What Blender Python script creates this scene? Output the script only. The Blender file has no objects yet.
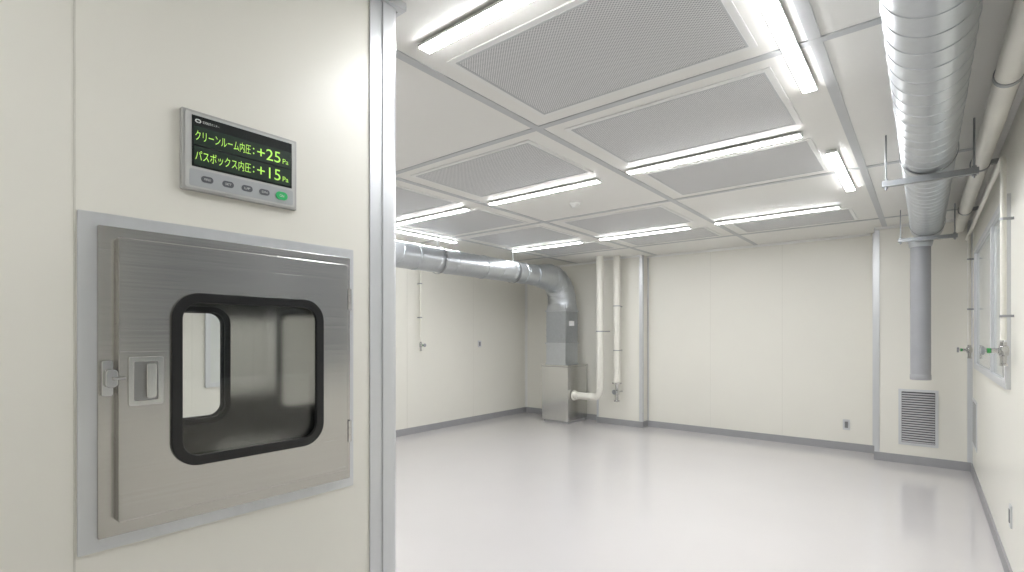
import bpy, bmesh, math
from mathutils import Vector, Matrix

# ---------------------------------------------------------------- helpers
def lin(c):
    out=[]
    for v in c:
        v/=255.0
        out.append(v/12.92 if v<=0.04045 else ((v+0.055)/1.055)**2.4)
    return (*out,1.0)

def pmat(name,col,rough=.5,metal=0.0,coat=0.0,var=.03,scale=6.0,bump=0.0,stretch=(1,1,1),rvar=0.0,spec=.5,emit=0.0,ecol=None,bdist=.002):
    m=bpy.data.materials.new(name); m.use_nodes=True
    nt=m.node_tree; b=nt.nodes['Principled BSDF']
    c=lin(col)
    tc=nt.nodes.new('ShaderNodeTexCoord'); mp=nt.nodes.new('ShaderNodeMapping')
    mp.inputs['Scale'].default_value=stretch
    nt.links.new(tc.outputs['Object'],mp.inputs['Vector'])
    nz=nt.nodes.new('ShaderNodeTexNoise'); nz.inputs['Scale'].default_value=scale; nz.inputs['Detail'].default_value=4
    nt.links.new(mp.outputs[0],nz.inputs['Vector'])
    rp=nt.nodes.new('ShaderNodeValToRGB')
    rp.color_ramp.elements[0].position=.3; rp.color_ramp.elements[1].position=.7
    rp.color_ramp.elements[0].color=(c[0]*(1-var),c[1]*(1-var),c[2]*(1-var),1)
    rp.color_ramp.elements[1].color=(min(1,c[0]*(1+var)),min(1,c[1]*(1+var)),min(1,c[2]*(1+var)),1)
    nt.links.new(nz.outputs[0],rp.inputs[0]); nt.links.new(rp.outputs[0],b.inputs['Base Color'])
    b.inputs['Roughness'].default_value=rough; b.inputs['Metallic'].default_value=metal
    b.inputs['Coat Weight'].default_value=coat; b.inputs['Coat Roughness'].default_value=.12
    b.inputs['Specular IOR Level'].default_value=spec
    if rvar>0:
        mr=nt.nodes.new('ShaderNodeMapRange'); mr.inputs[3].default_value=rough-rvar; mr.inputs[4].default_value=rough+rvar
        nt.links.new(nz.outputs[0],mr.inputs[0]); nt.links.new(mr.outputs[0],b.inputs['Roughness'])
    if bump>0:
        bp=nt.nodes.new('ShaderNodeBump'); bp.inputs['Strength'].default_value=bump; bp.inputs['Distance'].default_value=bdist
        nt.links.new(nz.outputs[0],bp.inputs['Height']); nt.links.new(bp.outputs[0],b.inputs['Normal'])
    if emit>0:
        b.inputs['Emission Color'].default_value=lin(ecol or col); b.inputs['Emission Strength'].default_value=emit
    return m

M={}
M['wall']=pmat('cream_panel',(226,224,215),.33,var=.008,scale=1.5)
M['ceil']=pmat('ceiling_panel',(230,229,224),.45,var=.01,scale=2)
M['floor']=pmat('epoxy_floor',(202,199,198),.12,var=.015,scale=1.2,rvar=.02,coat=.4)
M['base']=pmat('gray_baseboard',(152,152,154),.45)
M['alu']=pmat('anodised_aluminium',(208,210,212),.34,metal=.5,var=.02,stretch=(1,1,.05),scale=40)
M['grid']=pmat('ceiling_grid_aluminium',(192,194,195),.4,metal=.2,var=.02)
M['white']=pmat('white_enamel',(230,230,227),.35,var=.01)
M['steel']=pmat('brushed_stainless',(190,188,185),.25,metal=1,var=.04,scale=380,stretch=(.1,.008,1),rvar=.05)
M['steelv']=pmat('brushed_stainless_chamber',(222,222,222),.15,metal=1,var=.02,scale=420,stretch=(.008,.1,1),rvar=.02)
M['steelbox']=pmat('stainless_box',(210,210,208),.24,metal=1,var=.03,scale=200,stretch=(1,1,.01))
M['galv']=pmat('galvanised_steel',(200,204,208),.35,metal=.93,var=.03,scale=30,rvar=.015)
M['galvd']=pmat('galvanised_steel_dull',(175,179,183),.38,metal=.8,var=.05,scale=22)
M['black']=pmat('black_rubber',(16,16,17),.38,var=.1)
M['seam']=pmat('joint_sealant',(206,204,194),.5)
M['pvcw']=pmat('ivory_pipe',(226,224,215),.35)
M['pvcg']=pmat('gray_pvc',(158,159,162),.4)
M['chrome']=pmat('chrome',(205,205,205),.15,metal=1)
M['zinc']=pmat('zinc_plated',(160,163,166),.3,metal=.9)
M['green']=pmat('green_plastic',(60,150,80),.4)
M['dark']=pmat('dark_void',(60,60,62),.6)
M['slat']=pmat('vent_slat',(168,168,170),.45,metal=.1)
M['dispbody']=pmat('display_housing',(170,170,167),.4,metal=.3,var=.02)
M['disppanel']=pmat('display_face',(186,187,184),.4,var=.01)
M['strip']=pmat('button_strip',(166,169,171),.4,var=.01)
M['lcd']=pmat('lcd_glass',(22,27,24),.18)
M['lcdrow']=pmat('lcd_row',(36,50,41),.25,emit=.02)
M['txt']=pmat('lcd_text',(170,224,88),.5,emit=.5)
M['txtw']=pmat('white_text',(190,195,190),.5,emit=.15)
M['btn']=pmat('gray_button',(84,86,91),.45)
M['outlet']=pmat('outlet_insert',(130,131,133),.45)
M['btng']=pmat('green_button',(35,160,90),.4,emit=.15)
M['lamp']=pmat('led_diffuser',(255,255,255),.4,emit=78,ecol=(252,253,255))
M['label']=pmat('label_white',(235,235,235),.5)
M['cup']=pmat('recess_steel',(150,150,150),.3,metal=.9)

def perf():
    m=pmat('perforated_grille',(192,192,188),.45,metal=.1); nt=m.node_tree; b=nt.nodes['Principled BSDF']
    tc=nt.nodes.new('ShaderNodeTexCoord')
    sep=nt.nodes.new('ShaderNodeSeparateXYZ'); nt.links.new(tc.outputs['Object'],sep.inputs[0])
    def mth(op,a,v=None,b2=None):
        n=nt.nodes.new('ShaderNodeMath'); n.operation=op; nt.links.new(a,n.inputs[0])
        if b2 is not None: nt.links.new(b2,n.inputs[1])
        elif v is not None: n.inputs[1].default_value=v
        return n.outputs[0]
    k=math.pi/.0105
    sx=mth('SINE',mth('MULTIPLY',mth('ADD',sep.outputs[0],b2=sep.outputs[1]),k*.7))
    sy=mth('SINE',mth('MULTIPLY',mth('SUBTRACT',sep.outputs[0],b2=sep.outputs[1]),k*.7))
    p=mth('ABSOLUTE',mth('MULTIPLY',sx,b2=sy))
    g=mth('GREATER_THAN',p,.45)
    mx=nt.nodes.new('ShaderNodeMixRGB'); mx.inputs[1].default_value=lin((220,220,219)); mx.inputs[2].default_value=lin((158,159,161))
    nt.links.new(g,mx.inputs[0]); nt.links.new(mx.outputs[0],b.inputs['Base Color'])
    return m
M['perf']=perf()

def glassmat(name,tint,fac):
    m=bpy.data.materials.new(name); m.use_nodes=True; nt=m.node_tree
    nt.nodes.remove(nt.nodes['Principled BSDF']); out=nt.nodes['Material Output']
    t=nt.nodes.new('ShaderNodeBsdfTransparent'); t.inputs[0].default_value=tint
    g=nt.nodes.new('ShaderNodeBsdfGlossy'); g.inputs['Roughness'].default_value=.02
    f=nt.nodes.new('ShaderNodeFresnel'); f.inputs[0].default_value=1.45
    a=nt.nodes.new('ShaderNodeMath'); a.operation='ADD'; a.inputs[1].default_value=fac; nt.links.new(f.outputs[0],a.inputs[0])
    mx=nt.nodes.new('ShaderNodeMixShader'); nt.links.new(a.outputs[0],mx.inputs[0]); nt.links.new(t.outputs[0],mx.inputs[1]); nt.links.new(g.outputs[0],mx.inputs[2])
    nt.links.new(mx.outputs[0],out.inputs[0]); return m
M['glass']=glassmat('clear_glass',(.98,.985,.98,1),.0)
M['winglass']=pmat('window_glass',(190,195,193),.08,var=.01)
M['winglassc']=pmat('pale_window_glass',(214,217,212),.08,var=.01)
M['darkrefl']=pmat('unseen_dark_reflector',(125,129,131),.08,var=.02)  # for the added out-of-view pane that the steel door reflects

def root(name,loc,label,cat,group=None):
    e=bpy.data.objects.new(name,None); e.empty_display_size=.1; e.location=loc
    bpy.context.scene.collection.objects.link(e)
    e['label']=label; e['category']=cat
    if group: e['group']=group
    return e

def mk(name,bm,mat,parent=None,label=None,cat=None,struct=False,smooth=False,bevel=0,group=None,ang=40):
    bmesh.ops.recalc_face_normals(bm,faces=bm.faces)
    lo=Vector((1e9,)*3); hi=-lo
    for v in bm.verts:
        for i in range(3): lo[i]=min(lo[i],v.co[i]); hi[i]=max(hi[i],v.co[i])
    c=(lo+hi)/2
    bmesh.ops.translate(bm,verts=bm.verts,vec=-c)
    me=bpy.data.meshes.new(name); bm.to_mesh(me); bm.free()
    o=bpy.data.objects.new(name,me); bpy.context.scene.collection.objects.link(o)
    o.data.materials.append(M[mat]); 
    if parent:
        o.parent=parent
        w=Vector((0,0,0)); p=parent
        while p: w+=p.location; p=p.parent
        o.location=c-w
    else: o.location=c
    if smooth:
        for p in me.polygons: p.use_smooth=True
        try: me.set_sharp_from_angle(angle=math.radians(ang))
        except Exception: pass
    if bevel>0:
        b=o.modifiers.new('bevel','BEVEL'); b.width=bevel; b.segments=2; b.limit_method='ANGLE'
    if struct: o['kind']='structure'
    if label: o['label']=label
    if cat: o['category']=cat
    if group: o['group']=group
    return o

def abox(bm,x0,x1,y0,y1,z0,z1):
    m=Matrix.Translation(((x0+x1)/2,(y0+y1)/2,(z0+z1)/2))@Matrix.Diagonal((abs(x1-x0),abs(y1-y0),abs(z1-z0),1))
    bmesh.ops.create_cube(bm,size=1,matrix=m)
def boxes(name,lst,mat,**k):
    bm=bmesh.new()
    for b in lst: abox(bm,*b)
    return mk(name,bm,mat,**k)

def fillet(pts,R,n=8):
    pts=[Vector(p) for p in pts]
    if R<=0 or len(pts)<3: return pts
    out=[pts[0]]
    for i in range(1,len(pts)-1):
        a=(pts[i-1]-pts[i]).normalized(); b=(pts[i+1]-pts[i]).normalized()
        ang=a.angle(b); d=R/math.tan(ang/2)
        p0=pts[i]+a*d; p1=pts[i]+b*d; c=pts[i]+(a+b).normalized()*(R/math.sin(ang/2))
        u=p0-c; w=p1-c; tot=u.angle(w); ax=u.cross(w).normalized()
        for k in range(n+1): out.append(c+Matrix.Rotation(tot*k/n,3,ax)@u)
    out.append(pts[-1]); return out
def sweep(bm,pts,sec,up=(0,0,1),caps=True):
    pts=[Vector(p) for p in pts]; n=len(pts); T=[]
    for i in range(n):
        a=pts[max(0,i-1)]; b=pts[min(n-1,i+1)]; T.append((b-a).normalized())
    u=Vector(up)
    if abs(u.dot(T[0]))>.95: u=Vector((1,0,0))
    N=(u-T[0]*u.dot(T[0])).normalized(); rings=[]
    for i in range(n):
        if i>0:
            q=T[i-1].rotation_difference(T[i]); N=(q@N); N=(N-T[i]*N.dot(T[i])).normalized()
        B=T[i].cross(N)
        rings.append([bm.verts.new(pts[i]+N*s[0]+B*s[1]) for s in sec])
    m=len(sec)
    for i in range(n-1):
        for j in range(m):
            bm.faces.new((rings[i][j],rings[i][(j+1)%m],rings[i+1][(j+1)%m],rings[i+1][j]))
    if caps: bm.faces.new(rings[0]); bm.faces.new(rings[-1])
def circ(r,seg=20): return [(r*math.cos(2*math.pi*i/seg),r*math.sin(2*math.pi*i/seg)) for i in range(seg)]
def tube(bm,pts,r,R=0,seg=20,n=8): sweep(bm,fillet(pts,R,n),circ(r,seg))
def lathe(bm,p0,ax,prof,seg=28):
    p0=Vector(p0); ax=Vector(ax).normalized()
    h=Vector((0,0,1)) if abs(ax.z)<.9 else Vector((1,0,0))
    N=(h-ax*h.dot(ax)).normalized(); B=ax.cross(N); rings=[]
    for s,r in prof:
        rings.append([bm.verts.new(p0+ax*s+(N*math.cos(2*math.pi*i/seg)+B*math.sin(2*math.pi*i/seg))*r) for i in range(seg)])
    for a,b in zip(rings[:-1],rings[1:]):
        for j in range(seg): bm.faces.new((a[j],a[(j+1)%seg],b[(j+1)%seg],b[j]))
    bm.faces.new(rings[0]); bm.faces.new(rings[-1])
def spiral(bm,c0,y0,y1,r,pitch=.13,h=.0025,seg=96):
    prof=[(0,r),(.0025/pitch,r+h),(.0075/pitch,r+h),(.010/pitch,r)]
    np_=int(math.floor((y1-y0)/pitch)); y0=y1-pitch*(np_+1); cols=[]
    for i in range(seg):
        th=2*math.pi*i/seg; col=[]
        for k in range(np_):
            for f,rr in prof:
                y=y0+pitch*(k+f+i/seg)+pitch*.3
                col.append(bm.verts.new((c0[0]+rr*math.cos(th),y,c0[1]+rr*math.sin(th))))
        cols.append(col)
    L=len(cols[0])
    for i in range(seg):
        a=cols[i]; b=cols[(i+1)%seg]; sh=4 if i==seg-1 else 0
        for j in range(L-1):
            if sh:
                jj=j
                if jj+5<L: bm.faces.new((a[jj],a[jj+1],b[jj+5],b[jj+4]))
            else: bm.faces.new((a[j],a[j+1],b[j+1],b[j]))
def rr(cx,cy,w,h,r,n=8):
    pts=[]
    for (sx,sy,a0) in ((1,1,0),(-1,1,90),(-1,-1,180),(1,-1,270)):
        for k in range(n+1):
            a=math.radians(a0+90*k/n)
            pts.append((cx+sx*(w/2-r)+r*math.cos(a),cy+sy*(h/2-r)+r*math.sin(a)))
    return pts
# map (a,b,c): 'X' plane -> a=Y,b=Z,c=X ; 'Y' plane -> a=X,b=Z,c=Y ; 'Z' plane -> a=X,b=Y,c=Z
def mp(pl,a,b,c):
    return {'X':(c,a,b),'Y':(a,c,b),'Z':(a,b,c)}[pl]
def ring(bm,pl,outer,inner,c0,c1):
    vs=[[bm.verts.new(mp(pl,a,b,c)) for a,b in lp] for lp in (outer,inner) for c in (c0,c1)]
    o0,o1,i0,i1=vs; n=len(outer)
    for j in range(n):
        k=(j+1)%n
        for A,B in ((o0,o1),(o1,i1),(i1,i0),(i0,o0)):
            bm.faces.new((A[j],A[k],B[k],B[j]))
def plate(bm,pl,lp,c0,c1):
    a=[bm.verts.new(mp(pl,p,q,c0)) for p,q in lp]; b=[bm.verts.new(mp(pl,p,q,c1)) for p,q in lp]
    bm.faces.new(a); bm.faces.new(b); n=len(lp)
    for j in range(n): bm.faces.new((a[j],a[(j+1)%n],b[(j+1)%n],b[j]))
def rect(a0,a1,b0,b1,r=.0005,n=8): return rr((a0+a1)/2,(b0+b1)/2,a1-a0,b1-b0,r,n)

# ---------------------------------------------------------------- room shell
XL,XR,YB,YF,H=-5.85,.39,7.65,-2.6,2.7
CH=1.45
PX=-1.55   # partition face
PE=1.224   # partition free end
PY=7.47    # pier face
PR=-3.43   # pier corner
boxes('floor',[(XL-.1,XR+.1,YF-.1,YB+.1,-.1,0)],'floor',struct=True)
boxes('ceiling',[(XL-.1,XR+.1,YF-.1,YB+.1,H,H+.1)],'ceil',struct=True)
boxes('wall_left',[(XL-.1,XL,YF,YB,0,H)],'wall',struct=True)
boxes('wall_right',[(XR,XR+.1,YF,YB,0,H)],'wall',struct=True)
boxes('wall_back',[(XL,XR,YB,YB+.1,0,H)],'wall',struct=True)
boxes('wall_front',[(XL,XR,YF-.1,YF,0,H)],'wall',struct=True)
boxes('wall_pier',[(-4.23,PR,PY,YB,0,H)],'wall',struct=True)
boxes('wall_pillar',[(-.45,XR,7.28,YB,0,H)],'wall',struct=True)
HY0,HY1,HZ0,HZ1=.335,1.0,.97,1.705
boxes('wall_partition',[(PX-.08,PX,YF,HY0,0,H),(PX-.08,PX,HY1,1.11,0,H),(PX-.08,PX,HY0,HY1,0,HZ0),(PX-.08,PX,HY0,HY1,HZ1,H)],'wall',struct=True)
# baseboards
bh,bt=.095,.012
boxes('baseboard_left',[(XL,XL+bt,YF,YB,0,bh)],'base',struct=True)
boxes('baseboard_back',[(XL+bt,-4.23,YB-bt,YB,0,bh),(PR,-.45,YB-bt,YB,0,bh)],'base',struct=True)
boxes('baseboard_pier',[(-4.23,PR,PY-bt,PY,0,bh),(PR,PR+bt,PY-bt,YB-bt,0,bh)],'base',struct=True)
boxes('baseboard_pillar',[(-.45-bt,XR,7.28-bt,7.28,0,bh),(-.45-bt,-.45,7.28,YB-bt,0,bh)],'base',struct=True)
boxes('baseboard_right',[(XR-bt,XR,YF,7.28-bt,0,bh)],'base',struct=True)
boxes('baseboard_partition',[(PX,PX+bt,YF,1.10,0,bh)],'base',struct=True)
tn=[0]
def trim(lst,mat='alu',bevel=0):
    tn[0]+=1
    return boxes('trim_%d'%tn[0],lst,mat,struct=True,bevel=bevel)
# partition end post (rounded aluminium profile)
bm=bmesh.new()
lp=[(PX+.006,1.10),(PX+.006,1.15),(PX+.012,1.152)]
for k in range(9):
    a=math.radians(90*k/8); lp.append((PX-.018+.03*math.cos(a),PE-.03+.03*math.sin(a)))
for k in range(9):
    a=math.radians(90+90*k/8); lp.append((PX-.062+.03*math.cos(a),PE-.03+.03*math.sin(a)))
lp+=[(PX-.092,1.152),(PX-.086,1.15),(PX-.086,1.10)]
va=[bm.verts.new((x,y,0)) for x,y in lp]; vb=[bm.verts.new((x,y,H)) for x,y in lp]
bm.faces.new(va); bm.faces.new(vb)
for j in range(len(lp)): bm.faces.new((va[j],va[(j+1)%len(lp)],vb[(j+1)%len(lp)],vb[j]))
tn[0]+=1; mk('trim_%d'%tn[0],bm,'alu',struct=True,smooth=True)
# panel joints
trim([(PX,PX+.0015,.2815,.2855,0,H)],'seam')
trim([(PX,PX+.0015,-.62,-.616,0,H)],'seam')
for y in (2.0,3.4,4.8,6.2): trim([(XL,XL+.001,y,y+.003,bh,H)],'seam')
for x in (-2.45,-1.5): trim([(x,x+.003,YB-.001,YB,bh,H)],'seam')
for y in (.5,2.75,3.4,6.9): trim([(XR-.001,XR,y,y+.003,bh,H)],'seam')
# corner profiles
trim([(PR-.05,PR+.006,PY-.008,PY,0,H),(PR,PR+.006,PY,PY+.04,0,H)],'alu')
trim([(-4.235,-4.20,PY-.008,PY,0,H)],'alu')
trim([(PR+.006,PR+.03,YB-.008,YB,0,H)],'alu')
trim([(-.458,-.41,7.272,7.28,0,H),(-.458,-.45,7.28,7.34,0,H)],'alu')
trim([(-.50,-.458,YB-.008,YB,0,H)],'alu')
trim([(.35,XR,7.272,7.28,0,H),(.382,XR,7.24,7.272,bh,H)],'alu')
trim([(XL,XL+.03,YB-.01,YB,0,H),(XL,XL+.01,YB-.04,YB-.01,0,H)],'white')
# cornice
cz=H-.03
trim([(XL,XL+.03,YF,YB,cz,H)],'white'); trim([(XL+.03,-4.235,YB-.03,YB,cz,H),(PR+.01,-.52,YB-.03,YB,cz,H)],'white')
trim([(-4.23,PR,PY-.035,PY-.009,cz,H)],'white'); trim([(-.45,XR,7.242,7.272,cz,H)],'white')
trim([(XR-.03,XR,YF,7.22,cz,H)],'white')
trim([(PX+.0005,PX+.03,YF,PE+.02,cz,H),(PX-.12,PX-.09,YF,PE+.02,cz,H),(PX-.09,PX,PE+.003,PE+.02,cz,H)],'alu')
# ceiling grid profiles
gz=H-.005
for x in (-4.72,-3.27,-1.82,-.36):
    trim([(x-.024,x+.024,YF,YB-.03,gz,H)],'grid')
for y in (.35,2.49,4.60,6.72):
    trim([(XL+.03,XR-.03,y-.022,y+.022,gz-.001,H)],'grid')

# ---------------------------------------------------------------- ceiling filters
def filt(x0,x1,y0,y1):
    r=root('ceiling_filter',((x0+x1)/2,(y0+y1)/2,H),'white framed ceiling filter unit with gray perforated grille','air filter','ceiling filter units')
    b=.036
    bm=bmesh.new()
    ring(bm,'Z',rect(x0,x1,y0,y1,.004),rect(x0+b,x1-b,y0+b,y1-b,.004),H-.006,H)
    mk('frame',bm,'white',parent=r)
    bm=bmesh.new()
    ring(bm,'Z',rect(x0+b-.006,x1-b+.006,y0+b-.006,y1-b+.006,.004),rect(x0+b+.004,x1-b-.004,y0+b+.004,y1-b-.004,.004),H-.008,H-.0061)
    mk('retaining_bead',bm,'grid',parent=r)
    boxes('grille',[(x0+b,x1-b,y0+b,y1-b,H-.0060,H-.002)],'perf',parent=r)
cols=[(-1.70,-.56),(-3.13,-1.97),(-4.58,-3.42)]
for ci,rows in ((0,[(1.62,2.38),(2.60,3.42),(3.70,4.50),(5.98,6.62)]),(1,[(2.60,3.42),(4.72,5.62),(5.98,6.62)]),(2,[(2.60,3.42),(3.70,4.50),(4.72,5.62),(5.98,6.62)])):
    for (y0,y1) in rows: filt(cols[ci][0],cols[ci][1],y0,y1)

# ---------------------------------------------------------------- lights
def light(cx,cy,ax,L=1.17):
    r=root('ceiling_light',(cx,cy,H),'slim white linear LED batten, lit, fixed to the ceiling panel','light','linear ceiling lights')
    def bb(l0,l1,w,z0,z1):
        return (cx+l0,cx+l1,cy-w,cy+w,z0,z1) if ax=='x' else (cx-w,cx+w,cy+l0,cy+l1,z0,z1)
    boxes('housing',[bb(-L/2,L/2,.032,H-.022,H-.0085)],'white',parent=r,bevel=.003)
    boxes('diffuser',[bb(-L/2+.010,L/2-.010,.0295,H-.0255,H-.0222)],'lamp',parent=r,bevel=.001)
    for s in (-1,1):
        l0,l1=(-L/2,-L/2+.0095) if s<0 else (L/2-.0095,L/2)
        boxes('end_cap',[bb(l0,l1,.031,H-.027,H-.0222)],'white',parent=r,bevel=.001)
for cx,cy,ax in [(-1.10,1.47,'x'),(-.45,2.36,'y'),(-.49,4.60,'y'),(-1.17,3.56,'x'),(-2.60,3.60,'x'),(-4.05,3.60,'x'),
                 (-1.22,5.80,'x'),(-2.68,5.84,'x'),(-4.12,5.84,'x'),(-4.86,4.22,'y'),
                 (-2.60,1.47,'x'),(-4.05,1.47,'x'),(-.75,-.55,'x'),(-3.2,-.7,'x')]:  # this row: unseen battens added to light the walls and room
    light(cx,cy,ax)

# smoke detector
x,y=-2.576,4.13
r=root('smoke_detector',(x,y,H),'round white smoke detector on a ceiling panel','smoke detector')
bm=bmesh.new(); lathe(bm,(x,y,H),(0,0,-1),[(0,.05),(.012,.05),(.016,.045)]); mk('mounting_base',bm,'white',parent=r,smooth=True)
bm=bmesh.new(); lathe(bm,(x,y,H-.016),(0,0,-1),[(0,.04),(.016,.038),(.028,.028),(.030,.012)]); mk('sensor_head',bm,'white',parent=r,smooth=True)

# ---------------------------------------------------------------- pass box
pb=root('pass_box',(PX,.66,.93),'stainless steel pass box with windowed door in the cream wall','pass box')
bm=bmesh.new()
ring(bm,'X',rect(.288,1.031,.928,1.745,.003),rect(.340,.996,.975,1.700,.003),PX,PX+.005)
mk('flange',bm,'alu',parent=pb,label='light aluminium wall flange')
bm=bmesh.new()
ring(bm,'X',rect(.324,1.012,.960,1.714,.003),rect(.376,.966,1.015,1.668,.003),PX-.02,PX+.014)
mk('door_frame',bm,'steel',parent=pb,bevel=.001)
BX=-2.20
bm=bmesh.new()
ring(bm,'X',rect(.338,.998,.974,1.702,.003),rect(.352,.988,.990,1.688,.003),BX,PX-.0205)
mk('chamber',bm,'steelv',parent=pb)
def pdoor(xa,xb,sgn,near):
    y0,y1,z0,z1=(.357,.984,.998,1.686) if near else (.338,.998,.974,1.702)
    gy0,gy1,gz0,gz1=.466,.892,1.104,1.562
    bm=bmesh.new()
    ring(bm,'X',rect(y0,y1,z0,z1,.004,8),rect(gy0+.012,gy1-.012,gz0+.012,gz1-.012,.055,8),xa,xb)
    d=mk('door',bm,'steel' if near else 'steelv',parent=pb,bevel=.0025,label='brushed stainless door with rounded window')
    bm=bmesh.new()
    ring(bm,'X',rect(gy0,gy1,gz0,gz1,.068,10),rect(gy0+.026,gy1-.026,gz0+.026,gz1-.026,.045,10),xb-sgn*.004,xb+sgn*.009)
    mk('gasket',bm,'black',parent=d,bevel=.003)
    if not near:
        bm=bmesh.new()
        ring(bm,'X',rect(gy0,gy1,gz0,gz1,.068,10),rect(gy0+.022,gy1-.022,gz0+.022,gz1-.022,.047,10),xa-.002,xa+.008)
        mk('gasket',bm,'black',parent=d,bevel=.003)
    bm=bmesh.new(); plate(bm,'X',rect(gy0+.013,gy1-.013,gz0+.013,gz1-.013,.05,8),(xa+xb)/2-.002,(xa+xb)/2+.002)
    mk('window_pane',bm,'glass',parent=d)
    if near:
        bm=bmesh.new()
        ring(bm,'X',rect(.376,.450,1.276,1.397,.006),rect(.388,.438,1.289,1.384,.004),xb-.001,xb+.004)
        mk('handle_surround',bm,'steelbox',parent=d,bevel=.0015)
        boxes('handle_recess',[(xb+.0002,xb+.0010,.388,.438,1.289,1.384)],'cup',parent=d)
        bm=bmesh.new(); plate(bm,'X',rr(.423,1.3365,.022,.086,.006),xb+.0011,xb+.008)
        mk('handle_pull',bm,'steelbox',parent=d,bevel=.002)
    return d
pdoor(PX+.0155,PX+.044,1,True)
pdoor(BX-.0005,BX-.026,-1,False)
bm=bmesh.new(); plate(bm,'X',rr(.3395,1.346,.023,.086,.006),PX+.0145,PX+.032); plate(bm,'X',rr(.344,1.346,.024,.044,.010),PX+.0325,PX+.048)
mk('latch',bm,'chrome',parent=pb,bevel=.0015,label='chrome cam latch')
bm=bmesh.new(); lathe(bm,(PX+.0525,.345,1.346),(0,1,0),[(0,.004),(.024,.004)],14); mk('latch_pin',bm,'chrome',parent=pb)
for zz in (1.57,1.125):
    bm=bmesh.new(); lathe(bm,(PX+.036,.994,zz-.035),(0,0,1),[(0,.0075),(.022,.0075),(.0225,.0068),(.024,.0068),(.0245,.0075),(.046,.0075),(.0465,.0068),(.048,.0068),(.0485,.0075),(.07,.0075)],16); abox(bm,PX+.0145,PX+.032,.990,1.006,zz-.035,zz+.035)
    mk('hinge',bm,'chrome',parent=pb)

# ---------------------------------------------------------------- pressure display
dp=root('pressure_display',(PX,.663,1.845),'gray wall-mounted room pressure display with green digits','display panel')
y0,y1,z0,z1=.500,.820,1.841,2.058
boxes('housing',[(PX,PX+.016,y0,y1,z0,z1)],'dispbody',parent=dp,bevel=.003)
fx=PX+.0162
bm=bmesh.new(); plate(bm,'X',rect(y0+.008,y1-.008,z0+.007,z1-.007,.006),fx,fx+.001); mk('face_plate',bm,'disppanel',parent=dp)
bm=bmesh.new(); plate(bm,'X',rect(y0+.018,y1-.014,1.853,1.899,.006),fx+.0011,fx+.0016); mk('button_strip',bm,'strip',parent=dp)
sx=fx+.0012
scr=boxes('screen',[(sx,sx+.001,.524,.802,1.906,2.044)],'lcd',parent=dp)
for z in (1.9115,1.9655):
    boxes('display_row',[(sx+.0011,sx+.0014,.529,.798,z,z+.050)],'lcdrow',parent=scr)
tx=sx+.0017
def text(s,ya,yb,zc,h,mat,parent,x,name='lettering',off=0.0):
    cu=bpy.data.curves.new('t','FONT'); cu.body=s; cu.size=1; cu.offset=off
    ob=bpy.data.objects.new('t',cu); bpy.context.scene.collection.objects.link(ob)
    bpy.context.view_layer.update()
    me=bpy.data.meshes.new_from_object(ob.evaluated_get(bpy.context.evaluated_depsgraph_get()))
    bpy.data.objects.remove(ob)
    bm=bmesh.new(); bm.from_mesh(me)
    if not bm.verts: bm.free(); print('NO TEXT',s); return
    xs=[v.co.x for v in bm.verts]; ys=[v.co.y for v in bm.verts]
    x0,x1,q0,q1=min(xs),max(xs),min(ys),max(ys)
    for v in bm.verts:
        a=ya+(v.co.x-x0)/(x1-x0)*(yb-ya); b=zc-h/2+(v.co.y-q0)/(q1-q0)*h
        v.co=Vector((x,a,b))
    mk(name,bm,mat,parent=parent)
text('クリーンルーム内圧',.532,.678,1.991,.028,'txt',scr,tx)
text(':',.684,.688,1.990,.018,'txt',scr,tx)
text('+25',.696,.766,1.991,.033,'txt',scr,tx)
text('Pa',.773,.791,1.983,.015,'txt',scr,tx)
text('パスボックス内圧',.532,.678,1.937,.028,'txt',scr,tx)
text(':',.684,.688,1.936,.018,'txt',scr,tx)
text('+15',.696,.766,1.937,.033,'txt',scr,tx)
text('Pa',.773,.791,1.929,.015,'txt',scr,tx)
text('室間差圧モニター',.550,.592,2.030,.007,'txtw',scr,tx)
bm=bmesh.new(); ring(bm,'X',rr(.539,2.030,.015,.010,.0049),rr(.539,2.030,.009,.005,.0024),tx,tx+.0003); mk('emblem',bm,'txtw',parent=scr)
for i,y in enumerate((.562,.616,.668,.718)):
    bm=bmesh.new(); plate(bm,'X',rr(y,1.876,.030,.017,.008),fx+.0017,fx+.003)
    b=mk('button',bm,'btn',parent=dp)
    text(('MENU','SET','UP','DN')[i],y-.008,y+.008,1.876,.006,'txtw',b,fx+.0033)
bm=bmesh.new(); plate(bm,'X',rr(.770,1.876,.036,.024,.0115),fx+.0017,fx+.004); b=mk('button',bm,'btng',parent=dp,label='green oval button')
text('ON',.763,.777,1.876,.008,'txtw',b,fx+.0043)

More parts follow.
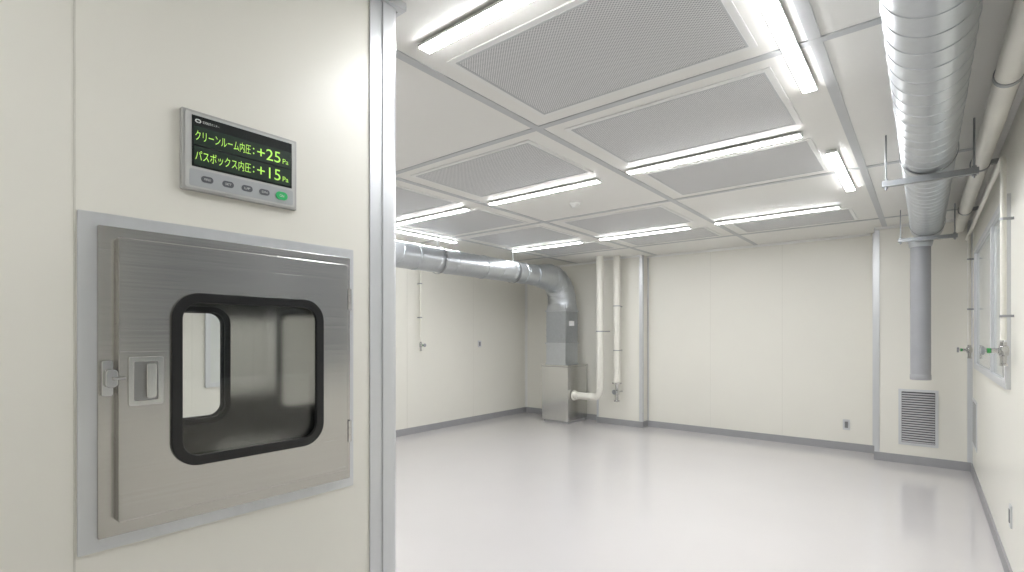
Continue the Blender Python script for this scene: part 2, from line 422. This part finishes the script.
# ---------------------------------------------------------------- right spiral duct
DX,DZ,DR=.015,CH+1.10,.131
du=root('spiral_duct',(DX,3,DZ),'galvanised spiral ventilation duct hung below the ceiling','duct')
bm=bmesh.new(); spiral(bm,(DX,DZ),-2.5,6.68,DR); mk('duct_run',bm,'galv',parent=du,smooth=True,ang=16)
bm=bmesh.new(); lathe(bm,(DX,6.50,DZ),(0,1,0),[(0,DR+.001),(.002,DR+.004),(.20,DR+.004),(.203,DR+.002),(.21,DR),(.24,DR-.03)],72); mk('end_cap',bm,'galv',parent=du,smooth=True)
for y in (3.05,):
    bm=bmesh.new(); lathe(bm,(DX,y,DZ),(0,1,0),[(0,DR),(.002,DR+.003),(.098,DR+.003),(.10,DR)],96); mk('coupling_band',bm,'galv',parent=du,smooth=True)
def hanger(y,xa,xb):
    r=root('duct_hanger',(DX,y,H),'zinc trapeze hanger with threaded rods carrying the duct','hanger','duct hangers')
    zb=DZ-DR-.010
    boxes('strut',[(xa,xb,y-.02,y+.02,zb-.034,zb-.030),(xa,xb,y-.02,y-.016,zb-.030,zb),(xa,xb,y+.016,y+.02,zb-.030,zb)],'zinc',parent=r)
    for x in (xa+.02,xb-.02):
        bm=bmesh.new(); lathe(bm,(x,y,zb-.055),(0,0,1),[(0,.005),(H-.002-zb+.055,.005)],10)
        lathe(bm,(x,y,zb-.046),(0,0,1),[(0,.011),(.010,.011)],6); lathe(bm,(x,y,zb+.002),(0,0,1),[(0,.011),(.012,.011)],6)
        mk('threaded_rod',bm,'zinc',parent=r)
    bm=bmesh.new(); ring(bm,'Y',rr(DX,DZ,2*DR+.018,2*DR+.018,DR+.0089,24),rr(DX,DZ,2*DR+.010,2*DR+.010,DR+.0049,24),y-.012,y+.012)
    mk('saddle_band',bm,'zinc',parent=r,smooth=True)
hanger(3.95,-.21,.24); hanger(6.40,-.21,.24); hanger(1.6,-.21,.24)
# gray drop pipe
gp=root('drain_pipe',(-.035,6.58,1.0),'gray plastic drop pipe under the duct end','pipe')
zt=DZ-DR-.016
bm=bmesh.new(); lathe(bm,(-.035,6.58,1.04),(0,0,1),[(0,.083),(.10,.083),(zt-.04-1.04,.083)],32); mk('pipe',bm,'pvcg',parent=gp,smooth=True)
bm=bmesh.new(); lathe(bm,(-.035,6.58,1.000),(0,0,1),[(0,.084),(.004,.086),(.05,.086),(.055,.0835)],32); mk('end_socket',bm,'pvcg',parent=gp,smooth=True)
bm=bmesh.new(); lathe(bm,(-.035,6.58,zt-.07),(0,0,1),[(0,.088),(.01,.093),(.05,.10),(.07,.10)],32); mk('collar',bm,'galv',parent=gp,smooth=True)

# ---------------------------------------------------------------- vents
def vent(pl,a0,a1,b0,b1,c,s,lab):
    ctr=mp(pl,(a0+a1)/2,b0,c); r=root('air_vent',ctr,lab,'vent','wall air vents')
    bm=bmesh.new(); ring(bm,pl,rect(a0,a1,b0,b1,.004),rect(a0+.028,a1-.028,b0+.028,b1-.028,.003),c,c+s*.008); mk('frame',bm,'alu',parent=r)
    bm=bmesh.new(); plate(bm,pl,rect(a0+.028,a1-.028,b0+.028,b1-.028,.003),c,c+s*.001); mk('dark_opening',bm,'dark',parent=r)
    bm=bmesh.new(); n=int((b1-b0-.06)/.026)
    for i in range(n):
        z=b0+.032+i*(b1-b0-.064)/n
        q=[mp(pl,a0+.03,z,c+s*.0075),mp(pl,a1-.03,z,c+s*.0075),mp(pl,a1-.03,z+.013,c+s*.002),mp(pl,a0+.03,z+.013,c+s*.002)]
        q2=[mp(pl,a0+.03,z+.003,c+s*.0075),mp(pl,a1-.03,z+.003,c+s*.0075),mp(pl,a1-.03,z+.016,c+s*.002),mp(pl,a0+.03,z+.016,c+s*.002)]
        v=[bm.verts.new(p) for p in q+q2]
        for f in ((0,1,2,3),(7,6,5,4),(0,4,5,1),(1,5,6,2),(2,6,7,3),(3,7,4,0)): bm.faces.new([v[k] for k in f])
    mk('louver_slats',bm,'slat',parent=r)
vent('Y',-.235,.115,.21,.84,7.28,-1,'gray louvered wall vent above the baseboard of the pillar')
vent('X',6.62,7.15,.32,.80,XR,-1,'gray louvered vent low on the side wall')

# ---------------------------------------------------------------- windows and an added dark reflector
def window(n,x,s,y0,y1,z0,z1,ms,gm='winglass',fm='alu'):
    bm=bmesh.new(); ring(bm,'X',rect(y0,y1,z0,z1,.004),rect(y0+.05,y1-.05,z0+.05,z1-.05,.003),x,x+s*.025)
    for m in ms: 
        a,b=sorted((x,x+s*.022)); abox(bm,a,b,m-.03,m+.03,z0+.05,z1-.05)
    w=mk('window_%d'%n,bm,fm,struct=True,bevel=.002)
    bm=bmesh.new(); plate(bm,'X',rect(y0+.05,y1-.05,z0+.05,z1-.05,.003),x+s*.002,x+s*.006); g=mk('glass',bm,gm,parent=w); g['kind']='structure'
window(1,XR,-1,4.15,6.60,1.13,2.28,(5.05,))
window(2,XL,1,2.12,2.90,.90,1.68,(2.32,),'winglassc')
window(3,XR,-1,.70,2.60,1.13,2.28,(1.65,),'darkrefl')  # unseen pane, added to darken reflections in the pass box door

# ---------------------------------------------------------------- utility pipes
def valve(parent,p,out,hm='zinc'):
    p=Vector(p); out=Vector(out)
    bm=bmesh.new(); lathe(bm,p+Vector((0,0,.05)),(0,0,-1),[(0,.016),(.02,.016),(.022,.022),(.05,.026),(.075,.022),(.08,.016),(.12,.014),(.122,.018),(.135,.018)],16)
    lathe(bm,p,out,[(0,.014),(.05,.014),(.052,.010),(.075,.010)],12)
    mk('valve_body',bm,'chrome',parent=parent,smooth=True)
    bm=bmesh.new(); q=p+out*.077
    lathe(bm,q,out,[(0,.022),(.004,.026),(.014,.026),(.018,.022)],14)
    mk('valve_handle',bm,hm,parent=parent,smooth=True)
    bm=bmesh.new(); lathe(bm,p+out*.052,out,[(0,.015),(.016,.015)],12)
    mk('marker_ring',bm,'green',parent=parent)
hp=root('overhead_pipe',(.285,3,2.60),'thick ivory utility pipe clamped high along the side wall','pipe','overhead utility pipes')
bm=bmesh.new(); tube(bm,[(.285,-2.5,2.59),(.285,7.23,2.59)],.048,seg=24); mk('pipe',bm,'pvcw',parent=hp,smooth=True)
for y in (1.9,3.1,4.6,6.2):
    bm=bmesh.new(); lathe(bm,(.285,y-.015,2.59),(0,1,0),[(0,.053),(.03,.053)],24); abox(bm,.33,.388,y-.015,y+.015,2.575,2.605); mk('pipe_clamp',bm,'zinc',parent=hp)
hp2=root('overhead_pipe',(.345,5.5,2.46),'ivory utility pipe dropping down the side wall to a valve','pipe','overhead utility pipes')
DP=.345
bm=bmesh.new(); tube(bm,[(DP,7.23,2.46),(DP,4.0,2.46),(DP,4.0,1.42)],.014,R=.05,seg=20); mk('pipe',bm,'pvcw',parent=hp2,smooth=True)
for z in (2.1,1.55):
    bm=bmesh.new(); lathe(bm,(DP,4.0,z),(0,0,1),[(0,.018),(.014,.018)],18); abox(bm,DP,.388,3.99,4.01,z,z+.014); mk('pipe_clamp',bm,'zinc',parent=hp2)
valve(hp2,(DP,4.0,1.36),(-1,0,0))
bm=bmesh.new(); lathe(bm,(DP,3.93,1.37),(0,1,0),[(0,.014),(.14,.014)],14); mk('valve_tee',bm,'chrome',parent=hp2)
def drop(x,y,zt,zb,r,out,wallx,lab,name='drop_pipe',clips=(1.7,2.2)):
    e=root(name,(x,y,zb),lab,'pipe','valve drop pipes')
    bm=bmesh.new(); tube(bm,[(x,y,zt),(x,y,zb+.05)],r,seg=16); mk('pipe',bm,'pvcw',parent=e,smooth=True)
    for z in clips:
        bm=bmesh.new(); lathe(bm,(x,y,z),(0,0,1),[(0,r+.004),(.016,r+.004)],14)
        if wallx is not None: abox(bm,min(x,wallx),max(x,wallx),y-.008,y+.008,z,z+.016)
        mk('pipe_clamp',bm,'zinc',parent=e)
    valve(e,(x,y,zb),out)
drop(.345,6.85,2.445,1.30,.014,(-1,0,0),XR-.0005,'slim ivory drop pipe with valve beside the window')
drop(XL+.07,5.0,H,1.30,.016,(1,0,0),XL+.0005,'slim ivory drop pipe with small valve on the side wall')

# ---------------------------------------------------------------- left galvanised duct
LX,LZ,LR=-4.76,CH+.94,.155
ld=root('galvanised_duct',(LX,7.2,.93),'galvanised round duct with segmented elbow turning down to the steel box','duct')
bm=bmesh.new(); spiral(bm,(LX,LZ),-2.5,6.95,LR,pitch=.30,h=.003); mk('duct_run',bm,'galv',parent=ld,smooth=True,ang=16)
for y in (2.9,4.0,5.2,6.1):
    bm=bmesh.new(); lathe(bm,(LX,y,LZ),(0,1,0),[(0,LR),(.003,LR+.006),(.04,LR+.006),(.043,LR)],56); mk('coupling_band',bm,'galv',parent=ld,smooth=True)
bm=bmesh.new(); RB=.40; ys=7.22-RB; NS=6; seg=48; rings=[]; RE=.238; RS=LR+.055
def eb(ph,r,shift=0.0):
    c=Vector((LX,ys+RB*math.sin(ph),LZ-RB*(1-math.cos(ph))))
    t=Vector((0,math.cos(ph),-math.sin(ph))); n=Vector((0,math.sin(ph),math.cos(ph)))
    c=c+t*shift
    rings.append([bm.verts.new(c+Vector((1,0,0))*r*math.cos(2*math.pi*i/seg)+n*r*math.sin(2*math.pi*i/seg)) for i in range(seg)])
eb(0,LR-.005,-.42); eb(0,LR+.008,-.42); eb(0,LR+.008,-.34); eb(0,RS-.005,-.10); 
for k in range(NS+1):
    ph=math.pi/2*k/NS; r=RS+(RE-RS)*k/NS
    eb(ph,r)
eb(math.pi/2,RE,.02)
for a,b in zip(rings[:-1],rings[1:]):
    for j in range(seg): bm.faces.new((a[j],a[(j+1)%seg],b[(j+1)%seg],b[j]))
mk('elbow',bm,'galv',parent=ld,smooth=True,ang=24)
for k in range(NS+1):
    ph=math.pi/2*k/NS; r=RS+(RE-RS)*k/NS
    c=Vector((LX,ys+RB*math.sin(ph),LZ-RB*(1-math.cos(ph)))); t=Vector((0,math.cos(ph),-math.sin(ph)))
    bm=bmesh.new(); lathe(bm,c-t*.006,t,[(0,r-.002),(.001,r+.004),(.011,r+.004),(.012,r-.002)],48); mk('seam_band',bm,'galv',parent=ld,smooth=True)
zE=LZ-RB-.02
RW=.19
bm=bmesh.new(); A=[];B=[]
for i in range(40):
    th=2*math.pi*i/40; c,s=math.cos(th),math.sin(th); q=RW/max(abs(c),abs(s))
    A.append(bm.verts.new((LX+RE*c,7.22+RE*s,zE))); B.append(bm.verts.new((LX+q*c,7.22+q*s,1.86)))
for j in range(40): bm.faces.new((A[j],A[(j+1)%40],B[(j+1)%40],B[j]))
mk('square_transition',bm,'galv',parent=ld)
boxes('flange',[(LX-RW-.015,LX+RW+.015,7.22-RW-.015,7.22+RW+.015,1.84,1.86)],'galv',parent=ld)
boxes('riser',[(LX-RW,LX+RW,7.22-RW,7.22+RW,1.32,1.84)]+[(LX-RW-.005,LX+RW+.005,7.22-RW-.005,7.22+RW+.005,z,z+.012) for z in (1.42,1.53,1.64,1.75)],'galvd',parent=ld,label='dull ribbed riser section')
boxes('flange',[(LX-RW-.015,LX+RW+.015,7.22-RW-.015,7.22+RW+.015,1.30,1.32)],'galv',parent=ld)
boxes('riser_base',[(LX-RW,LX+RW,7.22-RW,7.22+RW,.985,1.30)],'galv',parent=ld)
boxes('rating_label',[(LX+RW+.006,LX+RW+.008,7.13,7.29,1.60,1.68)],'label',parent=ld,label='small white label with dark print')
for y in (2.5,4.4,5.9):
    r=root('duct_hanger',(LX,y,H),'zinc hanger strap carrying the round duct','hanger','duct hangers')
    bm=bmesh.new(); ring(bm,'Y',rr(LX,LZ,2*LR+.028,2*LR+.028,LR+.0139,16),rr(LX,LZ,2*LR+.020,2*LR+.020,LR+.0099,16),y-.015,y+.015); mk('strap',bm,'zinc',parent=r,smooth=True)
    bm=bmesh.new(); lathe(bm,(LX,y,LZ+LR+.012),(0,0,1),[(0,.006),(H-.009-LZ-LR-.012,.006)],10); mk('threaded_rod',bm,'zinc',parent=r)
sb=root('plenum_box',(LX,7.3,0),'stainless steel plenum box standing on the floor under the duct','box')
boxes('cabinet_body',[(-5.02,-4.50,7.0,7.60,.04,.93)],'steelbox',parent=sb,bevel=.006)
boxes('plinth',[(-5.0,-4.52,7.02,7.58,0,.04)],'slat',parent=sb)
boxes('lid',[(-5.03,-4.49,6.99,7.61,.93,.955)],'steelbox',parent=sb,bevel=.004)
boxes('collar',[(LX-.20,LX+.20,7.02,7.42,.955,.984)],'galv',parent=sb)
# white pipes at the pier
wp=root('riser_pipe',(-4.0,7.15,.46),'thick ivory pipe dropping from the ceiling into the steel box','pipe')
bm=bmesh.new(); tube(bm,[(-4.0,7.15,H),(-4.0,7.15,.46),(-4.488,7.15,.46)],.058,R=.12,seg=24); mk('pipe',bm,'pvcw',parent=wp,smooth=True)
for p,ax,pr in (((-4.488,7.15,.46),(1,0,0),[(0,.085),(.02,.085),(.022,.066),(.09,.066)]),((-4.20,7.15,.46),(1,0,0),[(0,.063),(.06,.063)]),((-4.0,7.15,.58),(0,0,1),[(0,.063),(.06,.063)])):
    bm=bmesh.new(); lathe(bm,p,ax,pr,24); mk('pipe_socket',bm,'pvcw',parent=wp,smooth=True)
bm=bmesh.new(); lathe(bm,(-4.0,7.15,1.5),(0,0,1),[(0,.061),(.016,.061)],24); abox(bm,-4.01,-3.99,7.15,PY,1.5,1.516); mk('pipe_clamp',bm,'zinc',parent=wp)
def pier_pipe(x,r,zb,lab,vl):
    e=root('riser_pipe',(x,7.3,zb),lab,'pipe')
    yp=7.3
    bm=bmesh.new(); tube(bm,[(x,yp,H),(x,yp,zb)],r,seg=20); mk('pipe',bm,'pvcw',parent=e,smooth=True)
    for z in (1.2,1.9):
        bm=bmesh.new(); lathe(bm,(x,yp,z),(0,0,1),[(0,r+.003),(.014,r+.003)],20); abox(bm,x-.01,x+.01,yp,PY,z,z+.014); mk('pipe_clamp',bm,'zinc',parent=e)
    if vl:
        bm=bmesh.new(); lathe(bm,(x,yp,zb-.02),(0,0,1),[(0,r+.02),(.02,r+.02)],20); lathe(bm,(x,yp,zb-.30),(0,0,1),[(0,.045),(.02,.045),(.022,.025),(.10,.025),(.11,.04),(.17,.04),(.18,.025),(.28,.03)],18)
        abox(bm,x-.015,x+.015,yp,PY,zb-.16,zb-.14)
        mk('valve_body',bm,'chrome',parent=e,smooth=True)
        bm=bmesh.new(); lathe(bm,(x,yp-.08,zb-.145),(0,-1,0),[(0,.035),(.012,.04),(.02,.035)],14); lathe(bm,(x,yp,zb-.145),(0,-1,0),[(0,.01),(.08,.01)],10); mk('valve_handle',bm,'zinc',parent=e,smooth=True)
pier_pipe(-3.78,.054,.70,'ivory riser pipe ending in a chrome valve above the baseboard',True)

# ---------------------------------------------------------------- outlets and switches
def outlet(pl,a,b,c,s,w,h,lab,name='wall_outlet',mat='alu'):
    r=root(name,mp(pl,a,b,c),lab,'switch' if 'switch' in name else 'outlet')
    bm=bmesh.new(); plate(bm,pl,rr(a,b,w,h,.006),c,c+s*.008); mk('cover_plate',bm,mat,parent=r)
    bm=bmesh.new(); plate(bm,pl,rr(a,b,w*.45,h*.6,.004),c+s*.0085,c+s*.012); mk('socket_insert',bm,'outlet',parent=r)
outlet('Y',-.77,.32,YB,-1,.075,.13,'metal cover electrical outlet low on the cream wall')
outlet('X',6.35,1.30,XL,1,.075,.11,'small metal switch plate on the side wall','wall_switch')
outlet('X',4.12,.40,XR,-1,.075,.13,'small metal outlet plate low on the side wall')

# ---------------------------------------------------------------- world, camera
w=bpy.data.worlds.new('world'); bpy.context.scene.world=w; w.use_nodes=True
w.node_tree.nodes['Background'].inputs[0].default_value=(.8,.85,.9,1); w.node_tree.nodes['Background'].inputs[1].default_value=.3
cam=bpy.data.cameras.new('camera'); co=bpy.data.objects.new('camera',cam); bpy.context.scene.collection.objects.link(co)
co.location=(0,0,CH); co.rotation_euler=(math.radians(90),0,math.radians(39.0))
cam.sensor_width=36; cam.lens=510/1024*36; cam.shift_y=49/1024; cam.clip_start=.02
bpy.context.scene.camera=co
bpy.context.scene.view_settings.view_transform='Standard'
bpy.context.scene.view_settings.exposure=-.13
